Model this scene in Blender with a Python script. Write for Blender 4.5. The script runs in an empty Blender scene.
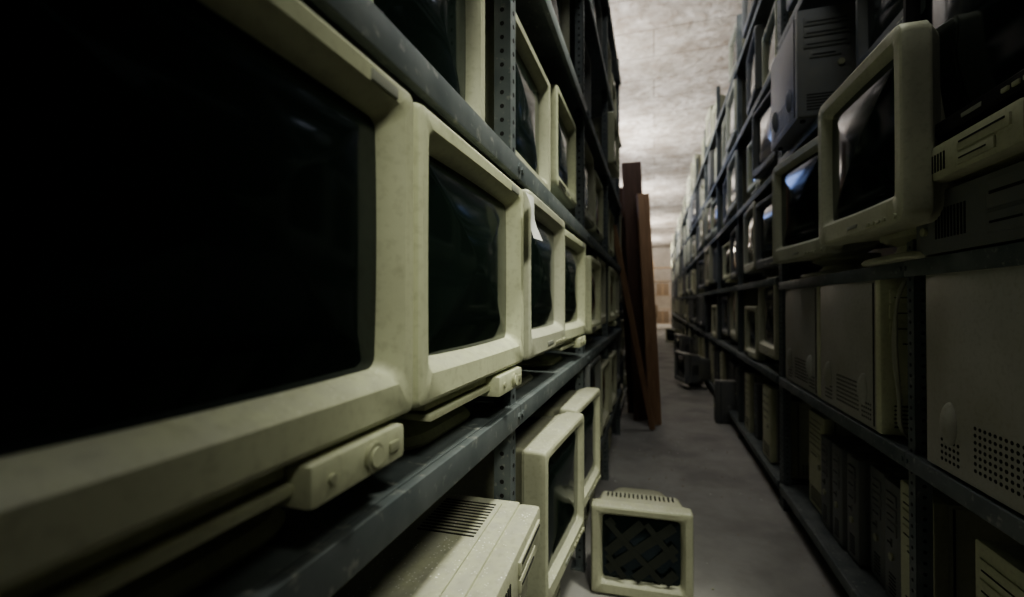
import bpy, bmesh, math, random
from mathutils import Vector, Matrix
random.seed(7)
D=bpy.data
scene=bpy.context.scene
R=math.radians

# ---------------------------------------------------------------- materials
def newmat(name):
    m=D.materials.new(name); m.use_nodes=True
    nt=m.node_tree; b=nt.nodes['Principled BSDF']
    return m,nt,b
def N(nt,t,**k):
    n=nt.nodes.new(t)
    for a,v in k.items():
        if a in n.inputs.keys(): n.inputs[a].default_value=v
        else: setattr(n,a,v)
    return n
def mixcol(nt,fac,a,b):
    n=nt.nodes.new('ShaderNodeMix'); n.data_type='RGBA'
    if isinstance(fac,float): n.inputs[0].default_value=fac
    else: nt.links.new(fac,n.inputs[0])
    for i,x in ((6,a),(7,b)):
        if isinstance(x,tuple): n.inputs[i].default_value=x
        else: nt.links.new(x,n.inputs[i])
    return n.outputs[2]
def ramp(nt,src,p0,p1,c0=(0,0,0,1),c1=(1,1,1,1)):
    n=nt.nodes.new('ShaderNodeValToRGB'); nt.links.new(src,n.inputs[0])
    n.color_ramp.elements[0].position=p0; n.color_ramp.elements[1].position=p1
    n.color_ramp.elements[0].color=c0; n.color_ramp.elements[1].color=c1
    return n.outputs[0]
def plastic(name,c,dark,rough=.5,dust=(.44,.44,.37,1),dustamt=.55,speck=.35):
    m,nt,b=newmat(name)
    tc=N(nt,'ShaderNodeTexCoord'); geo=N(nt,'ShaderNodeNewGeometry')
    oi=N(nt,'ShaderNodeObjectInfo')
    n1=N(nt,'ShaderNodeTexNoise'); n1.inputs['Scale'].default_value=7; n1.inputs['Detail'].default_value=8
    nt.links.new(tc.outputs['Object'],n1.inputs['Vector'])
    f=ramp(nt,n1.outputs['Fac'],.38,.72)
    col=mixcol(nt,f,c,dark)
    col=mixcol(nt,.5,col,mixcol(nt,oi.outputs['Random'],c,dark))
    sx=N(nt,'ShaderNodeSeparateXYZ'); nt.links.new(geo.outputs['Normal'],sx.inputs[0])
    up=ramp(nt,sx.outputs['Z'],.45,.95)
    n2=N(nt,'ShaderNodeTexNoise'); n2.inputs['Scale'].default_value=38; n2.inputs['Detail'].default_value=6
    nt.links.new(tc.outputs['Object'],n2.inputs['Vector'])
    d=ramp(nt,n2.outputs['Fac'],.35,.62)
    mm=N(nt,'ShaderNodeMath',operation='MULTIPLY'); nt.links.new(up,mm.inputs[0]); nt.links.new(d,mm.inputs[1])
    m2=N(nt,'ShaderNodeMath',operation='MULTIPLY'); nt.links.new(mm.outputs[0],m2.inputs[0]); m2.inputs[1].default_value=dustamt
    col=mixcol(nt,m2.outputs[0],col,dust)
    if speck:
        v=N(nt,'ShaderNodeTexVoronoi'); v.inputs['Scale'].default_value=150
        nt.links.new(tc.outputs['Object'],v.inputs['Vector'])
        nz=N(nt,'ShaderNodeTexNoise'); nz.inputs['Scale'].default_value=22; nt.links.new(tc.outputs['Object'],nz.inputs['Vector'])
        nr=ramp(nt,nz.outputs['Fac'],.42,.62)
        s=ramp(nt,v.outputs['Distance'],.16,.26,(speck,speck,speck,1),(0,0,0,1))
        m3=N(nt,'ShaderNodeMath',operation='MULTIPLY'); nt.links.new(s,m3.inputs[0]); nt.links.new(up,m3.inputs[1])
        m5=N(nt,'ShaderNodeMath',operation='MULTIPLY'); nt.links.new(m3.outputs[0],m5.inputs[0]); nt.links.new(nr,m5.inputs[1])
        col=mixcol(nt,m5.outputs[0],col,(.95,.95,.92,1))
        n3=N(nt,'ShaderNodeTexNoise'); n3.inputs['Scale'].default_value=90; n3.inputs['Detail'].default_value=8
        nt.links.new(tc.outputs['Object'],n3.inputs['Vector'])
        g=ramp(nt,n3.outputs['Fac'],.50,.78)
        gm=N(nt,'ShaderNodeMath',operation='MULTIPLY'); nt.links.new(g,gm.inputs[0]); gm.inputs[1].default_value=.30
        col=mixcol(nt,gm.outputs[0],col,(.20,.19,.12,1))
        n5=N(nt,'ShaderNodeTexNoise'); n5.inputs['Scale'].default_value=3; n5.inputs['Detail'].default_value=8; n5.inputs['Roughness'].default_value=.6
        nt.links.new(tc.outputs['Object'],n5.inputs['Vector'])
        g2=ramp(nt,n5.outputs['Fac'],.42,.72,(0,0,0,1),(.42,.42,.42,1))
        col=mixcol(nt,g2,col,(.27,.26,.17,1))
    nt.links.new(col,b.inputs['Base Color'])
    b.inputs['Roughness'].default_value=rough
    b.inputs['Specular IOR Level'].default_value=.3
    bp=N(nt,'ShaderNodeBump'); bp.inputs['Strength'].default_value=.06; bp.inputs['Distance'].default_value=.002
    n4=N(nt,'ShaderNodeTexNoise'); n4.inputs['Scale'].default_value=400
    nt.links.new(tc.outputs['Object'],n4.inputs['Vector']); nt.links.new(n4.outputs['Fac'],bp.inputs['Height'])
    nt.links.new(bp.outputs[0],b.inputs['Normal'])
    return m
M_BEIGE=plastic('beige_plastic',(.63,.65,.46,1),(.51,.53,.37,1))
M_CREAM=plastic('cream_plastic',(.52,.53,.41,1),(.38,.39,.30,1))
M_DUSTY=plastic('dusty_beige_plastic',(.53,.54,.40,1),(.40,.41,.30,1),speck=1.0,dustamt=.75)
M_GREY=plastic('grey_plastic',(.20,.21,.22,1),(.14,.15,.155,1))
M_BLACK=plastic('black_plastic',(.018,.018,.02,1),(.012,.012,.014,1),dust=(.03,.03,.03,1),speck=0)
M_PANEL=plastic('painted_steel_panel',(.43,.43,.39,1),(.36,.36,.33,1),rough=.45)
M_REFLECT=plastic('blue_grey_screen_reflection',(.26,.27,.34,1),(.2,.21,.27,1),rough=.45)  # lavender screen reflection put into the panel colour
def flat(name,c,rough=.5,metal=0):
    m,nt,b=newmat(name)
    tc=N(nt,'ShaderNodeTexCoord'); n=N(nt,'ShaderNodeTexNoise'); n.inputs['Scale'].default_value=25
    nt.links.new(tc.outputs['Object'],n.inputs['Vector'])
    c2=tuple(x*.75 for x in c[:3])+(1,)
    nt.links.new(mixcol(nt,n.outputs['Fac'],c,c2),b.inputs['Base Color'])
    b.inputs['Roughness'].default_value=rough; b.inputs['Metallic'].default_value=metal
    return m
M_DARK=flat('dark_slot',(.012,.012,.012,1),.7)
M_BTN=flat('button_plastic',(.42,.43,.30,1),.45)
M_LABEL=flat('badge_label',(.34,.35,.30,1),.35)
M_WHITE=flat('white_paper',(.75,.76,.72,1),.7)
M_CARD=flat('brown_cardboard',(.38,.29,.20,1),.8)
M_CABLE=flat('grey_cable',(.40,.40,.32,1),.5)
M_TAPE=flat('masking_tape',(.022,.027,.019,1),.6)
def glass(name,c,rough):
    m,nt,b=newmat(name)
    tc=N(nt,'ShaderNodeTexCoord'); n=N(nt,'ShaderNodeTexNoise'); n.inputs['Scale'].default_value=9; n.inputs['Detail'].default_value=8
    nt.links.new(tc.outputs['Object'],n.inputs['Vector'])
    r=ramp(nt,n.outputs['Fac'],.3,.8,(rough,)*3+(1,),(rough+.08,)*3+(1,))
    nt.links.new(r,b.inputs['Roughness'])
    nt.links.new(mixcol(nt,n.outputs['Fac'],c,tuple(x*1.3 for x in c[:3])+(1,)),b.inputs['Base Color'])
    b.inputs['Specular IOR Level'].default_value=.5
    b.inputs['Specular Tint'].default_value=(.62,.72,1,1)  # blue put into the glass so its reflections turn bluish
    return m
M_SCREEN=glass('crt_glass',(.008,.014,.011,1),.06)
def rackmat():
    m,nt,b=newmat('galvanised_rack_steel')
    tc=N(nt,'ShaderNodeTexCoord')
    n=N(nt,'ShaderNodeTexNoise'); n.inputs['Scale'].default_value=14; n.inputs['Detail'].default_value=9
    nt.links.new(tc.outputs['Object'],n.inputs['Vector'])
    col=ramp(nt,n.outputs['Fac'],.3,.75,(.095,.115,.12,1),(.18,.20,.20,1))
    n2=N(nt,'ShaderNodeTexNoise'); n2.inputs['Scale'].default_value=60; n2.inputs['Detail'].default_value=5
    nt.links.new(tc.outputs['Object'],n2.inputs['Vector'])
    f=ramp(nt,n2.outputs['Fac'],.60,.78)
    nt.links.new(mixcol(nt,f,col,(.32,.33,.30,1)),b.inputs['Base Color'])
    b.inputs['Roughness'].default_value=.55; b.inputs['Metallic'].default_value=.15
    return m
M_RACK=rackmat()
def concrete(name,c0,c1,c2,scale,bump=.3,p=(.33,.68),p2=(.54,.70),k=14,dist=.01,boards=False,stain=None):
    m,nt,b=newmat(name)
    tc=N(nt,'ShaderNodeTexCoord')
    n=N(nt,'ShaderNodeTexNoise'); n.inputs['Scale'].default_value=scale; n.inputs['Detail'].default_value=12; n.inputs['Roughness'].default_value=.72
    nt.links.new(tc.outputs['Object'],n.inputs['Vector'])
    col=ramp(nt,n.outputs['Fac'],p[0],p[1],c0,c1)
    n2=N(nt,'ShaderNodeTexNoise'); n2.inputs['Scale'].default_value=scale*k; n2.inputs['Detail'].default_value=8
    nt.links.new(tc.outputs['Object'],n2.inputs['Vector'])
    f=ramp(nt,n2.outputs['Fac'],p2[0],p2[1])
    col=mixcol(nt,f,col,c2)
    h=n2.outputs['Fac']
    if stain:
        n3=N(nt,'ShaderNodeTexNoise'); n3.inputs['Scale'].default_value=scale*1.4; n3.inputs['Detail'].default_value=9; n3.inputs['Distortion'].default_value=.4
        mp=N(nt,'ShaderNodeMapping'); mp.inputs['Location'].default_value=(5,3,1); nt.links.new(tc.outputs['Object'],mp.inputs[0]); nt.links.new(mp.outputs[0],n3.inputs['Vector'])
        col=mixcol(nt,ramp(nt,n3.outputs['Fac'],.48,.64,(0,0,0,1),(.55,.55,.55,1)),col,stain)
    if boards:
        br=N(nt,'ShaderNodeTexBrick'); br.inputs['Scale'].default_value=1; br.inputs['Mortar Size'].default_value=.012; br.inputs['Mortar Smooth'].default_value=.6
        br.inputs['Brick Width'].default_value=2.4; br.inputs['Row Height'].default_value=.6
        br.inputs['Color1'].default_value=(1,1,1,1); br.inputs['Color2'].default_value=(.80,.79,.77,1); br.inputs['Mortar'].default_value=(.45,.42,.38,1)
        nt.links.new(tc.outputs['Object'],br.inputs['Vector'])
        mx=nt.nodes.new('ShaderNodeMix'); mx.data_type='RGBA'; mx.blend_type='MULTIPLY'; mx.inputs[0].default_value=.85
        nt.links.new(col,mx.inputs[6]); nt.links.new(br.outputs['Color'],mx.inputs[7]); col=mx.outputs[2]
    nt.links.new(col,b.inputs['Base Color'])
    b.inputs['Roughness'].default_value=.85
    bp=N(nt,'ShaderNodeBump'); bp.inputs['Strength'].default_value=bump; bp.inputs['Distance'].default_value=dist
    nt.links.new(h,bp.inputs['Height']); nt.links.new(bp.outputs[0],b.inputs['Normal'])
    return m
M_FLOOR=concrete('floor_concrete',(.26,.255,.24,1),(.40,.395,.375,1),(.34,.335,.32,1),1.6,k=6,stain=(.19,.185,.175,1),bump=.12,p2=(.45,.75))
M_CEIL=concrete('ceiling_concrete',(.38,.345,.30,1),(.70,.67,.63,1),(.42,.37,.32,1),1.3,1.0,(.40,.60),(.50,.66),7,.04,boards=True,stain=(.28,.235,.19,1))
M_WALL=concrete('wall_plaster',(.40,.36,.31,1),(.62,.58,.52,1),(.4,.38,.35,1),.9)
def woodmat(name,a,bb):
    m,nt,b=newmat(name)
    tc=N(nt,'ShaderNodeTexCoord'); mp=N(nt,'ShaderNodeMapping'); mp.inputs['Scale'].default_value=(14,14,1.2)
    nt.links.new(tc.outputs['Object'],mp.inputs[0])
    n=N(nt,'ShaderNodeTexNoise'); n.inputs['Scale'].default_value=3; n.inputs['Detail'].default_value=8; n.inputs['Distortion'].default_value=1.2
    nt.links.new(mp.outputs[0],n.inputs['Vector'])
    nt.links.new(ramp(nt,n.outputs['Fac'],.3,.7,a,bb),b.inputs['Base Color']); b.inputs['Roughness'].default_value=.6
    return m
M_WOOD=woodmat('stained_wood',(.065,.036,.026,1),(.12,.066,.048,1))
M_WOOD2=woodmat('brown_wood',(.27,.165,.10,1),(.45,.29,.18,1))
M_WOOD3=woodmat('pale_wood',(.36,.25,.15,1),(.55,.42,.28,1))

# ---------------------------------------------------------------- mesh builder
class MB:
    def __init__(s): s.bm=bmesh.new(); s.mats=[]
    def mi(s,m):
        if m not in s.mats: s.mats.append(m)
        return s.mats.index(m)
    def box(s,lo,hi,mat,bev=0,mtx=None):
        lo=Vector(lo);hi=Vector(hi)
        r=bmesh.ops.create_cube(s.bm,size=1)
        vs=r['verts']; c=(lo+hi)/2; d=hi-lo
        for v in vs: v.co=Vector((v.co.x*d.x,v.co.y*d.y,v.co.z*d.z))+c
        i=s.mi(mat)
        fs=set(f for v in vs for f in v.link_faces)
        for f in fs: f.material_index=i
        if bev:
            es=list(set(e for v in vs for e in v.link_edges))
            r2=bmesh.ops.bevel(s.bm,geom=es,offset=bev,segments=2,affect='EDGES',profile=.6)
            for f in r2['faces']: f.material_index=i
            vs=list(set(v for f in r2['faces'] for v in f.verts)|set(v for v in vs if v.is_valid))
        if mtx is not None:
            for v in vs: v.co=mtx@v.co
        return vs
    def loft(s,loops,mat,cap0=False,cap1=False):
        i=s.mi(mat); L=[[s.bm.verts.new(p) for p in lp] for lp in loops]
        n=len(L[0])
        for a,b in zip(L,L[1:]):
            for k in range(n):
                f=s.bm.faces.new((a[k],a[(k+1)%n],b[(k+1)%n],b[k])); f.material_index=i
        if cap0: s.bm.faces.new(L[0][::-1]).material_index=i
        if cap1: s.bm.faces.new(L[-1]).material_index=i
    def cyl(s,c,axis,r,l,mat,n=16,r2=None):
        c=Vector(c); 
        ax={'x':(Vector((0,1,0)),Vector((0,0,1)),Vector((1,0,0))),'y':(Vector((1,0,0)),Vector((0,0,1)),Vector((0,1,0))),'z':(Vector((1,0,0)),Vector((0,1,0)),Vector((0,0,1)))}[axis]
        if r2 is None: r2=r
        lp=[[c+ax[2]*t+ (ax[0]*math.cos(a)+ax[1]*math.sin(a))*rr for a in [2*math.pi*k/n for k in range(n)]] for t,rr in ((-l/2,r),(l/2,r2))]
        s.loft(lp,mat,True,True)
    def ell(s,c,rad,mat,seg=14):
        r=bmesh.ops.create_uvsphere(s.bm,u_segments=seg,v_segments=8,radius=1)
        i=s.mi(mat); c=Vector(c)
        for v in r['verts']: v.co=Vector((v.co.x*rad[0],v.co.y*rad[1],v.co.z*rad[2]))+c
        for f in set(f for v in r['verts'] for f in v.link_faces): f.material_index=i
    def mesh(s,name,ang=32):
        bm=s.bm
        bmesh.ops.recalc_face_normals(bm,faces=bm.faces)
        for f in bm.faces: f.smooth=True
        for e in bm.edges:
            if len(e.link_faces)==2 and e.calc_face_angle(0)>R(ang): e.smooth=False
        me=D.meshes.new(name); bm.to_mesh(me); bm.free()
        for m in s.mats: me.materials.append(m)
        return me
def put(name,me,loc=(0,0,0),rz=0,rx=0,ry=0,sc=None):
    o=D.objects.new(name,me); scene.collection.objects.link(o)
    o.location=loc; o.rotation_euler=(rx,ry,rz)
    if sc: o.scale=sc
    return o
def rr(w,h,r,y,cx=0,cz=0,bow=0,plane='y',k=5,m=7):
    hw,hh=w/2,h/2; r=min(r,hw*.98,hh*.98); P=[]
    cs=[(hw-r,hh-r,0),(-hw+r,hh-r,90),(-hw+r,-hh+r,180),(hw-r,-hh+r,270)]
    arcs=[[(x+r*math.cos(R(a+90*j/k)),z+r*math.sin(R(a+90*j/k))) for j in range(k+1)] for x,z,a in cs]
    for q in range(4):
        P+=arcs[q]; a=arcs[q][-1]; b=arcs[(q+1)%4][0]
        for j in range(1,m): t=j/m; P.append((a[0]*(1-t)+b[0]*t,a[1]*(1-t)+b[1]*t))
    out=[]
    for x,z in P:
        X=x*(1+bow*(1-(z/hh)**2)); Z=z*(1+bow*(1-(x/hw)**2))
        if plane=='y': out.append(Vector((X+cx,y,Z+cz)))
        else: out.append(Vector((X+cx,Z+cz,y)))
    return out

# ---------------------------------------------------------------- crt monitor
def monitor(w=.43,h=.35,dep=.40,bt=.035,bs=.035,bb=.048,sh=.085,pod=False,mat=M_BEIGE,bow=.022,bulge=.016,rec=.026,cr=.010,hood=False,speaker=False,tape=False,key='crt',slope=.014):
    b=MB(); z0=sh; cz=z0+h/2
    sw=w-2*bs; s_h=h-bt-bb; sz=z0+bb+s_h/2
    b.loft([rr(sw-.012,s_h-.012,.012,rec+.006,0,sz,bow),
            rr(sw-.010,s_h-.010,.012,rec-.002,0,sz,bow),
            rr(sw+slope*.6,s_h+slope*.6,.012,.007,0,sz,bow),
            rr(sw+slope*1.6,s_h+slope*1.6,.012,.001,0,sz,bow*.4),
            rr(w-.016,h-.016,cr,0,0,cz),
            rr(w-.006,h-.006,cr,.003,0,cz),
            rr(w-.001,h-.001,cr,.009,0,cz),
            rr(w,h,cr,.022,0,cz),
            rr(w,h,cr,.055,0,cz),
            rr(w-.008,h-.008,cr,.0565,0,cz),
            rr(w-.008,h-.008,cr,.0605,0,cz),
            rr(w-.012,h-.006,cr,.062,0,cz),
            rr(w-.045,h-.012,cr*1.5,.085,0,cz-.002),
            rr(w-.055,h-.03,cr*2.2,.19,0,cz-.006),
            rr(w*.80,h*.80,.04,.215,0,cz-.012),
            rr(w*.64,h*.66,.045,dep-.02,0,cz-.02),
            rr(w*.60,h*.62,.045,dep,0,cz-.02)],mat,cap1=True)
    lp=[]
    for t in (1,.93,.82,.68,.52,.35,.18,.05):
        L=rr(sw-.010,s_h-.010,.012,0,0,0,bow)
        lp.append([Vector((p.x*t,rec+.001-bulge*(1-t*t),p.z*t+sz)) for p in L])
    b.loft(lp,M_SCREEN,cap1=True)
    for i in range(16):
        x=-w*.34+i*w*.68/15
        b.box((x-.003,.10,z0+h-.020),(x+.003,.165,z0+h-.0125),M_DARK)
    for i in range(10):
        zz=z0+h*.3+i*.012
        for sx in (-1,1):
            xx=sx*(w/2-.025)
            b.box((xx-.0035,.10,zz),(xx+.0035,.17,zz+.004),M_DARK)
    if not pod and not tape:
        for i in range(4):
            x=w*.18+i*.026
            b.box((x-.009,-.003,z0+.012),(x+.009,.004,z0+.021),M_BTN,.002)
        b.cyl((w/2-.03,-.001,z0+.0165),'y',.007,.008,M_BTN)
    if not tape and not pod: b.box((-.03,-.0012,z0+bb*.3),(.03,.003,z0+bb*.3+.009),M_LABEL,.0008)
    if hood:
        b.box((w/2-.085,-.0012,z0+h-.022),(w/2-.04,.003,z0+h-.011),M_LABEL,.001)
    if speaker:
        for i in range(14):
            for j in range(3):
                b.cyl((-w*.42+i*.008,-.0005,z0+.010+j*.007),'y',.0022,.003,M_DARK,6)
    if pod:
        x0,x1=w/2-.165,w/2-.03
        b.box((x0,-.004,z0-.038),(x1,.10,z0-.003),mat,.006)
        b.cyl(((x0+x1)/2+.01,-.005,z0-.020),'y',.0125,.006,M_BTN,24)
        b.cyl(((x0+x1)/2+.01,-.0085,z0-.020),'y',.009,.004,mat,24)
        b.box((x1-.03,-.006,z0-.026),(x1-.014,-.003,z0-.016),M_BTN,.001)
        b.cyl((x0+.022,-.005,z0-.020),'y',.004,.004,M_BTN,12)
        b.box((-w/2+.05,.02,z0-.014),(x0,.10,z0-.002),mat,.003)
        b.box((-w/2+.05,.012,z0-.026),(x0,.098,z0-.017),mat,.002)
    if tape:
        def strip(a,off,wd,zo):
            d=Vector((math.sin(R(a)),0,math.cos(R(a)))); n=Vector((math.cos(R(a)),0,-math.sin(R(a))))
            p0=n*off; lo,hi=-9,9
            for comp,half in ((0,sw/2-.022),(2,s_h/2-.018)):
                if abs(d[comp])>1e-4:
                    t1=(-half-p0[comp])/d[comp]; t2=(half-p0[comp])/d[comp]
                    lo=max(lo,min(t1,t2)); hi=min(hi,max(t1,t2))
            if hi-lo<.02: return
            mt=Matrix.Translation(Vector((0,rec-bulge-zo,sz))+p0)@Matrix.Rotation(R(a),4,'Y')
            b.box((-wd/2,-.0004,lo),(wd/2,.0004,hi),M_TAPE,0,mt)
        for a,off in ((50,-.14),(46,-.07),(52,-.01),(47,.06),(44,.13)): strip(a,off,.034,.001)
        for a,off in ((-38,-.11),(-44,-.02),(-40,.08)): strip(a,off,.022,.002)
    if sh>.02:
        cy=.19; t0=.022
        b.loft([rr(w*.60,.25,.06,.0,0,cy,plane='z'),rr(w*.61,.255,.06,.006,0,cy,plane='z'),
                rr(w*.58,.24,.06,t0-.006,0,cy,plane='z'),rr(w*.50,.20,.06,t0,0,cy,plane='z'),
                rr(w*.34,.15,.06,t0+.004,0,cy,plane='z'),rr(w*.30,.14,.06,sh*.6,0,cy,plane='z'),
                rr(w*.46,.19,.06,sh-.01,0,cy,plane='z'),rr(w*.46,.19,.06,sh+.012,0,cy,plane='z')],mat,True,True)
    else:
        for sx in (-1,1):
            for yy in (.05,.17): b.cyl((sx*w*.33,yy,sh/2+.004),'z',.012,sh+.008,M_DARK,10)
    return b.mesh(key)
mA=monitor(pod=True,hood=True,key='crt_17_pod')
mB=monitor(w=.40,h=.36,bs=.03,bb=.055,key='crt_b',mat=M_CREAM)
mC=monitor(w=.37,h=.33,sh=.075,bs=.032,bb=.05,speaker=True,key='crt_c',cr=.02)
mD=monitor(w=.50,h=.46,dep=.46,sh=.075,bs=.045,bb=.07,bt=.045,key='crt_d',mat=M_CREAM,cr=.03)
mE=monitor(w=.41,h=.36,sh=.008,bs=.04,bb=.055,key='crt_e',speaker=True,mat=M_DUSTY)
mJ=monitor(w=.40,h=.36,sh=.008,bs=.026,bb=.045,bt=.028,key='crt_j',mat=M_DUSTY,rec=.016,bulge=.012,slope=.008)
mF=monitor(w=.36,h=.325,sh=.006,bs=.038,bb=.048,bt=.036,key='crt_f',tape=True,cr=.010,bow=.015,mat=M_DUSTY)
mG=monitor(w=.42,h=.37,sh=.08,mat=M_GREY,key='crt_g')
mH=monitor(w=.52,h=.47,dep=.46,sh=.01,mat=M_BLACK,bs=.03,bb=.045,bt=.03,key='crt_h')
mI=monitor(w=.46,h=.42,dep=.44,sh=.07,mat=M_GREY,bs=.035,bb=.06,bt=.035,key='crt_i',cr=.02)

# ---------------------------------------------------------------- towers / desktops
def tower(w=.20,d=.44,h=.44,mat=M_PANEL,fm=M_BEIGE,key='tower'):
    b=MB()
    b.box((-w/2,.02,.008),(w/2,d,h),mat,.003)
    b.box((-w/2-.003,-.012,.006),(w/2+.003,.022,h+.003),fm,.008)
    for sx in (-1,1):
        xo=sx*(w/2+.001)
        b.box((xo-.0015,.03,.02),(xo+.0015,d-.012,h-.008),mat,.001)
        b.ell((sx*(w/2+.002),.10,.12),(.018,.022,.05),mat)
        b.ell((sx*(w/2+.002),d-.10,.12),(.018,.022,.05),mat)
        for i in range(13):
            for j in range(7):
                y=.145+i*.0145; z=.045+j*.0145
                if y<d-.13: b.cyl((sx*(w/2+.0025),y,z),'x',.0042,.0012,M_DARK,6)
        for y00 in (.055,d-.125):
            for i in range(5):
                for j in range(4):
                    b.cyl((sx*(w/2+.0025),y00+i*.0145,.035+j*.0145),'x',.0042,.0012,M_DARK,6)
        b.box((sx*(w/2+.003)-.001,.030,.02),(sx*(w/2+.003)+.001,.034,h-.01),M_DARK)
    for i in range(3):
        z=h-.05-i*.045
        b.box((-w/2+.02,-.016,z-.019),(w/2-.02,-.010,z+.019),fm,.002)
        b.box((-w/2+.03,-.0175,z-.006),(w/2-.03,-.0155,z-.003),M_DARK)
    b.box((-w/2+.04,-.016,h-.20),(w/2-.05,-.010,h-.175),fm,.002)
    b.box((-w/2+.05,-.0175,h-.19),(w/2-.07,-.0155,h-.186),M_DARK)
    b.cyl((w/2-.05,-.014,h-.23),'y',.012,.01,M_BTN)
    for i in range(6): b.box((-w/2+.03,-.0135,.03+i*.012),(w/2-.03,-.0115,.034+i*.012),M_DARK)
    for sx in (-1,1):
        for yy in (.04,d-.05): b.cyl((sx*(w/2-.03),yy,.005),'z',.01,.01,M_DARK,10)
    return b.mesh(key)
tA=tower(); tB=tower(w=.17,h=.42,d=.42,mat=M_CREAM,key='tower_b'); tC=tower(w=.10,h=.38,d=.40,mat=M_GREY,fm=M_GREY,key='tower_c')
tD=tower(w=.20,h=.46,d=.50,key='tower_d'); tReflect=tower(mat=M_REFLECT,fm=M_GREY,key='tower_reflection')
def desktop(w=.42,d=.40,h=.135,key='desktop',mat=M_DUSTY):
    b=MB()
    b.box((-w/2,.03,.008),(w/2,d,h),mat,.004)
    b.box((-w/2-.004,-.01,.004),(w/2+.004,.034,h-.004),mat,.008)
    b.box((-w/2+.02,.06,h-.001),(w/2-.02,d*.55,h+.004),mat,.003)
    b.box((-w/2+.02,d*.58,h-.001),(w/2-.02,d-.02,h+.004),mat,.003)
    for i in range(18):
        x=-w/2+.04+i*.01
        b.box((x,d*.62,h+.0035),(x+.004,d-.05,h+.0046),M_DARK)
    for i in range(12):
        x=w/2-.16+i*.011
        b.box((x,d*.18,h+.0035),(x+.004,d*.45,h+.0048),M_DARK)
    b.box((w/2-.17,-.014,h*.5),(w/2-.02,-.008,h-.02),mat,.002)
    b.box((w/2-.16,-.0155,h*.68),(w/2-.03,-.0135,h*.72),M_DARK)
    b.box((w/2-.17,-.014,h*.18),(w/2-.06,-.008,h*.44),mat,.002)
    b.box((w/2-.16,-.0155,h*.3),(w/2-.08,-.0135,h*.33),M_DARK)
    b.cyl((-w/2+.04,-.012,h*.4),'y',.010,.01,M_BTN)
    for i in range(10): b.box((-w/2+.08+i*.011,-.0115,h*.25),(-w/2+.084+i*.011,-.0095,h*.7),M_DARK)
    for sx in (-1,1):
        for yy in (.05,d-.05): b.cyl((sx*(w/2-.04),yy,.004),'z',.012,.009,M_DARK,10)
    return b.mesh(key)
dA=desktop(); dB=desktop(h=.085,w=.40,d=.38,key='desktop_slim'); dC=desktop(h=.15,key='desktop_c',mat=M_CREAM)
dD=desktop(h=.15,key='desktop_d',mat=M_GREY)

# ---------------------------------------------------------------- racks
def rack(name,side,xf,depth,ys,levels,top,sk=()):
    b=MB(); t=.035; th=.0025
    def X(a,c): return (min(a,c),max(a,c))
    for y in ys:
        for (xo,fr) in ((xf,1),(xf-side*(depth),-1)):
            s2=side*fr
            a,c=X(xo,xo-s2*th); b.box((a,y-t/2,0),(c,y+t/2,top),M_RACK)
            a,c=X(xo,xo-s2*t); b.box((a,y-t/2,0),(c,y-t/2+th,top),M_RACK)
            if fr==1 and y<4.2:
                z=.05
                while z<min(top,2.6):
                    b.cyl((xo+side*.0004,y+.002,z),'x',.0045,.001,M_DARK,8)
                    b.cyl((xo-side*.018,y-t/2-.0003,z),'y',.0045,.001,M_DARK,8); z+=.028
            a,c=X(xo+side*0.0,xo-s2*.05); b.box((a-.004,y-.03,0),(c+.004,y+.03,.006),M_RACK)
    for y0,y1 in zip(ys,ys[1:]):
        for z in levels:
            f=xf+side*.002
            a,c=X(f,f+side*.014); b.box((a,y0+.001,z-.042),(c,y1-.001,z),M_RACK,.003)
            bk=xf-side*(depth-.04); a,c=X(bk,bk+side*.02); b.box((a,y0,z-.042),(c,y1,z),M_RACK)
            a,c=X(f,bk); b.box((a,y0+.001,z-.004),(c,y1-.001,z),M_RACK)
            for yy in (y0+.012,y1-.012):
                b.cyl((f+side*.015,yy,z-.020),'x',.007,.005,M_RACK,6)
    me=b.mesh(name); return put(name,me)
LX=-.275; RX=.64
ysL1=[-.10,.885,1.87,2.86,3.85]
ysL2=[3.90+i*1.0 for i in range(14)]
ysR=[.18,1.45,2.72]; ysR2=[2.76+i*1.27 for i in range(14)]
LV1=[.375,.875,1.372,1.88,2.40,2.92]
LV2=[.12,.55,1.0,1.47,1.94]
RV1=[.13,.69,1.19,1.83,2.45,3.05]; RV2=[.13,.69,1.22,1.80,2.38,2.96]
rack('storage_rack',1,LX,.56,ysL1,LV1,3.1)
rack('storage_rack',1,LX-.04,.56,ysL2,LV2,2.15)
rack('storage_rack',-1,RX,.56,ysR,RV1,3.5)
rack('storage_rack',-1,RX,.56,ysR2,RV2,3.4)

# ---------------------------------------------------------------- place: left rack
LM=-.25
def left(me,y,z,x=LM,rz=0,name='crt_monitor'): return put(name,me,(x,y,z),R(90+rz))
def right(me,y,z,x=.60,rz=0,name='crt_monitor'): return put(name,me,(x,y,z),R(-90+rz))
z=.875
left(mA,.232,z); left(mA,.668,z)
left(mB,1.110,z,-.247,0); left(mA,1.545,z,-.255,-1)
left(mC,1.98+.10,z,-.25); left(mB,2.50,z,-.27); 
left(mA,3.05+.03,z,-.26); left(mB,3.53,z,-.27)
z=1.372
left(mE,.21,z,-.325); left(mE,.645,z,-.32,0)
left(mE,1.13,z,-.295); left(mC,1.585,z,-.29,0); left(mB,2.12,z,-.29); left(mC,2.56,z,-.29)
left(mB,3.12,z,-.31); left(mC,3.56,z,-.31)
z=1.88
left(mE,.3,z,-.34);left(mG,1.15,z,-.32); left(mB,1.6,z,-.32); left(mG,2.15,z,-.31,0); left(mC,3.08,z,-.235,0); left(mG,3.58,z,-.30)
z=2.40
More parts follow.
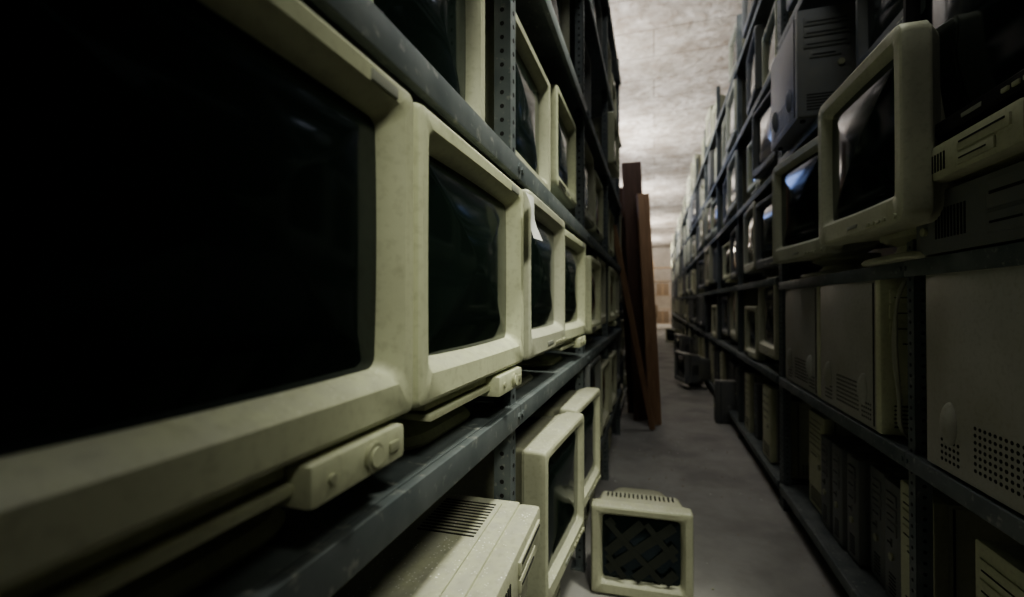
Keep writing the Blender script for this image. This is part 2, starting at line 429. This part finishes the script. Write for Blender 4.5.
left(mE,1.2,z,-.34); left(mG,1.62,z,-.32); left(mC,2.1,z,-.32); left(mG,2.6,z,-.30); left(mB,3.1,z,-.29); left(mE,3.58,z,-.29)
z=.375
put('desktop_computer',dA,(-.252,.24,z),R(90)); put('desktop_computer',dC,(-.256,.24,z+.1405),R(90))
put('desktop_computer',dA,(-.262,.650,z),R(90)); put('desktop_computer',dB,(-.245,.655,z+.1405),R(90)); put('desktop_computer',dB,(-.215,.660,z+.2315),R(92))
left(mJ,1.205,z,-.220,-4); left(mJ,1.64,z,-.220,-4); left(mG,2.13,z,-.26); left(mE,2.6,z,-.26)
left(mE,3.15,z,-.26); left(mG,3.6,z,-.27)
for y in (.4,1.38,2.36,3.36):
    put('desktop_computer',dA,(-.33,y,0),R(90)); put('desktop_computer',dC,(-.34,y,.1405),R(90))

random.seed(11)
def fill(fn,y0,y1,levels,x,pool,hmax,bays=None,pgap=.06):
    for z in levels:
        for a,bb in zip(bays,bays[1:]):
            y=a+.03
            while True:
                me,w=random.choice(pool)
                if y+w+.01>bb-.02: break
                if random.random()>pgap:
                    fn(me,y+w/2,z,x+random.uniform(-.03,.02),random.uniform(-2,2))
                y+=w+.025+random.uniform(0,.03)
pool=[(mA,.43),(mB,.40),(mC,.37),(mG,.42),(mE,.41),(mC,.37)]
fill(left,0,0,LV2[1:3]+[1.47],-.31,pool,0,ysL2)
fill(left,0,0,[1.94],-.31,[(mE,.41),(mC,.37),(mG,.42)],0,ysL2,.3)
fill(lambda me,y,z,x,rz:put('desktop_computer',me,(x,y,z),R(90)),0,0,[.12],-.34,[(dA,.43),(dC,.43)],0,ysL2)

# ---------------------------------------------------------------- right rack
z=.69
for y in (.36,.86): put('tower_computer',tD,(.73,y,z))
for (x,y,me) in ((.73,1.60,tD),(.735,2.13,tD),(.97,1.62,tB),(.97,2.1,tB)):
    put('tower_computer',me,(x,y,z))
def rtow(me,y,z,x=.62): return put('tower_computer',me,(x,y,z),R(-90))
ws={tA:.215,tB:.185,tC:.115}
random.seed(5)
for a,bb in ((.18,1.45),(1.45,2.72)):
    y=a+.03
    while True:
        me=random.choice([tC,tB,tC,tC,tA]); w=ws[me]
        if y+w>bb-.03: break
        rtow(me,y+w/2,.13,.69+random.uniform(0,.06)); y+=w+.012
put('desktop_computer',dD,(.635,1.17,1.19),R(-90+1))
put('desktop_computer',dB,(.60,1.18,1.3455),R(-90-1))
put('crt_monitor',mH,(.60,1.13,1.44-.0045),R(-90+0))
put('crt_monitor',mH,(.62,.45,1.19),R(-90))
put('crt_monitor',mD,(.525,1.49,1.19),R(-90+2))
put('crt_monitor',mD,(.57,2.20,1.19),R(-90+8))
right(mI,1.72,1.83,.70,0); 
put('tower_computer',tReflect,(.66,2.12,1.83),R(0)); put('tower_computer',tReflect,(.88,2.12,1.83),R(0))  # tower sides stand in for a reflecting screen, reflection painted blue-grey
right(mI,1.75,2.45,.66,2); right(mI,2.33,2.45,.64,3)
right(mB,1.8,3.05,.66,0); right(mI,2.35,3.05,.64,0)
random.seed(21)
poolR=[(mD,.50),(mI,.46),(mD,.5),(mG,.42),(mB,.40),(mA,.43),(mI,.46),(mE,.41),(mI,.46)]
def rfn(me,y,z,x,rz): return right(me,y,z,x,rz*2)
def fillR(levels,x,pool,pgap=.03,fn=rfn):
    fill(fn,0,0,levels,x,pool,0,ysR2,pgap)
fillR([.69,1.22,1.80,2.38],.64,poolR)
fillR([2.96],.64,poolR,.25)
fill(lambda me,y,z,x,rz:put('tower_computer',me,(x,y,z),R(-90)),0,0,[.13],.69,[(tA,.215),(tB,.185),(tC,.115),(tC,.115)],0,ysR2,.08)

# ---------------------------------------------------------------- floor objects
put('crt_monitor',mF,(-.05,1.72,0),R(3))
put('crt_monitor',mG,(.30,6.2,0),R(-75))
put('tower_computer',tC,(.53,4.5,0),R(-88))
def plank(w,t,L,mat,base,top,spin=0,name='wooden_plank'):
    b=MB(); b.box((-w/2,-t/2,0),(w/2,t/2,L),mat,.003)
    me=b.mesh(name); o=put(name,me,base)
    d=(Vector(top)-Vector(base)); q=Vector((0,0,1)).rotation_difference(d.normalized())
    o.rotation_euler=(q.to_matrix()@Matrix.Rotation(spin,3,'Z')).to_euler(); return o
plank(.17,.03,2.35,M_WOOD,(-.10,4.34,.012),(-.20,4.27,2.35),R(12))
plank(.11,.035,2.05,M_WOOD2,(.00,4.20,.012),(-.10,4.24,2.05),R(25))
plank(.05,.03,1.9,M_WOOD,(-.05,4.5,.012),(-.27,4.45,1.9),R(20))
plank(.045,.03,1.75,M_WOOD2,(-.02,4.05,.012),(-.30,3.75,1.62),R(0))
plank(.14,.03,2.2,M_WOOD,(-.18,4.6,.012),(-.27,4.55,2.2),R(0))

b=MB(); pts=[]
for i in range(7):
    for j in range(5):
        y=.012*j-.024; zz=-i*.015
        pts.append(b.bm.verts.new((.004*math.sin(i*.9+j*.5)+.004*i*.8,y+.003*math.sin(i),zz)))
k=b.mi(M_WHITE)
for i in range(6):
    for j in range(4):
        b.bm.faces.new((pts[i*5+j],pts[i*5+j+1],pts[(i+1)*5+j+1],pts[(i+1)*5+j])).material_index=k
put('paper_label',b.mesh('paper'),(-.238,.872,1.295))

cu=D.curves.new('cable','CURVE'); cu.dimensions='3D'; cu.bevel_depth=.004
for off in (0,.012,.022):
    sp=cu.splines.new('NURBS'); P=[(.70,1.54,1.18),(.645,1.54-off,1.14),(.642,1.53+off,1.0),(.648-off*.3,1.545,.9),(.655,1.535,.8),(.652,1.54+off,.72),(.68,1.55,.70)]
    sp.points.add(len(P)-1)
    for p,c in zip(sp.points,P): p.co=(*c,1)
    sp.use_endpoint_u=True
cu.materials.append(M_CABLE)
o=D.objects.new('power_cable',cu); scene.collection.objects.link(o)

# far end: pale wooden shelving with cartons
b=MB()
for x in (-.9,-.1,.7): 
    for y in (0,.5): b.box((x-.03,y-.03,0),(x+.03,y+.03,2.9),M_WOOD3,.003)
for z in (.2,.8,1.4,2.0,2.6): b.box((-.93,-.03,z),(.73,.53,z+.03),M_WOOD3,.002)
put('wooden_shelving_unit',b.mesh('ws'),(.05,20.6,0))
b=MB(); b.box((-.25,-.25,0),(.25,.25,.5),M_CARD,.005); b.box((-.03,-.252,.0),(.03,.252,.502),M_WOOD3,.001)
cb=b.mesh('carton')
for z in (.231,.831,1.431,2.031): put('cardboard_box',cb,(-.37,20.85,z),0)
for z in (.231,1.431): put('cardboard_box',cb,(.33,20.85,z),0)
put('cardboard_box',cb,(-.2,18.4,0),R(5)); put('cardboard_box',cb,(-.18,18.4,.503),R(12))
put('crt_monitor',mI,(.40,9.2,0),R(-80)); put('crt_monitor',mB,(.36,12.0,0),R(-60)); put('desktop_computer',dC,(.40,7.5,0),R(-85))

b=MB(); random.seed(3)
for i in range(300):
    x=random.uniform(-.3,.62); y=random.uniform(1.2,8)*random.uniform(.5,1)+.4; s=random.uniform(.0012,.005)
    mt=Matrix.Translation((x,y,s*.25))@Matrix.Rotation(random.uniform(0,3),4,'Z')
    b.box((-s,-s*.6,-s*.25),(s,s*.6,s*.25),random.choice([M_WHITE,M_CARD,M_BTN]),0,mt)
put('floor_debris',b.mesh('debris'))

# ---------------------------------------------------------------- room
def slab(name,lo,hi,mat):
    b=MB(); b.box(lo,hi,mat); return put(name,b.mesh(name))
slab('floor',(-3.2,-3,-.1),(2.0,27,0),M_FLOOR)
CH=4.2
slab('ceiling',(-3.2,-3,CH),(2.0,27,CH+.15),M_CEIL)
slab('wall_left',(-3.35,-3,0),(-3.2,27,CH),M_WALL)
slab('wall_right',(2.0,-3,0),(2.15,27,CH),M_WALL)
slab('wall_back',(-3.35,27,0),(2.15,27.15,CH),M_WALL)
slab('wall_front',(-3.35,-3.15,0),(2.15,-3,CH),M_WALL)

# ---------------------------------------------------------------- lights
def area(name,loc,target,sx,sy,p,col):
    l=D.lights.new(name,'AREA'); l.shape='RECTANGLE'; l.size=sx; l.size_y=sy; l.energy=p; l.color=col
    o=D.objects.new(name,l); scene.collection.objects.link(o); o.location=loc
    o.rotation_euler=(Vector(target)-Vector(loc)).to_track_quat('-Z','Y').to_euler(); return o
def spot(name,loc,target,p,size,col,soft=.12):
    sl=D.lights.new(name,'SPOT'); sl.energy=p; sl.spot_size=R(size); sl.spot_blend=1; sl.shadow_soft_size=soft; sl.color=col
    so=D.objects.new(name,sl); scene.collection.objects.link(so); so.location=loc
    so.rotation_euler=(Vector(target)-so.location).to_track_quat('-Z','Y').to_euler()
spot('lamp_spot',(.54,1.2,3.5),(-.25,1.14,1.0),310,40,(1,1,.85))
spot('lamp_entrance',(.52,-.25,2.1),(-.24,1.2,.75),66,52,(1,1,.85),.15)
area('fill_near_aisle',(.30,.9,3.6),(0,1.2,0),.35,.7,9,(1,1,.95))  # weak fill added for whatever the spot cone leaves dark
area('fill_mid_aisle',(.15,3.6,3.9),(.1,3.6,0),.3,1.2,15,(1,.98,.94))  # overhead fill added to lighten the aisle floor
for i,(y,p) in enumerate(((5.4,65),(8.5,110),(13,130),(18,150),(23,130))):
    area('fill_ceiling_%d'%i,(-1.0,y,3.0),(-.5,y+.3,4.2),.5,2.4,p,(1,.96,.90) )  # unseen upward fills added above the left rack to brighten the ceiling
for i,(y,p) in enumerate(((4.5,22),(9,30),(14,34))):
    area('lamp_daylight_%d'%i,(-2.9,y,3.3),(.8,y-1,2.0),1.0,2.0,p,(.36,.52,1))
area('lamp_far',(.2,23.5,3.6),(.1,22,0),.8,.8,90,(1,.88,.74))
area('fill_far_aisle',(.15,17,4.0),(.1,19,0),.4,1.0,50,(1,.9,.78))  # extra fill added to brighten the far end
w=D.worlds.new('World'); scene.world=w; w.use_nodes=True
w.node_tree.nodes['Background'].inputs[0].default_value=(.6,.6,.55,1); w.node_tree.nodes['Background'].inputs[1].default_value=.02

# ---------------------------------------------------------------- camera
cam=D.cameras.new('camera'); co=D.objects.new('camera',cam); scene.collection.objects.link(co); scene.camera=co
cam.sensor_width=36; cam.lens=16; cam.clip_start=.01
co.location=(0,0,1.08); co.rotation_euler=(R(90.57),0,R(17.4))
cam.dof.use_dof=True; cam.dof.focus_distance=.8; cam.dof.aperture_fstop=2.8
scene.view_settings.view_transform='AgX'
scene.view_settings.look='AgX - Medium High Contrast'
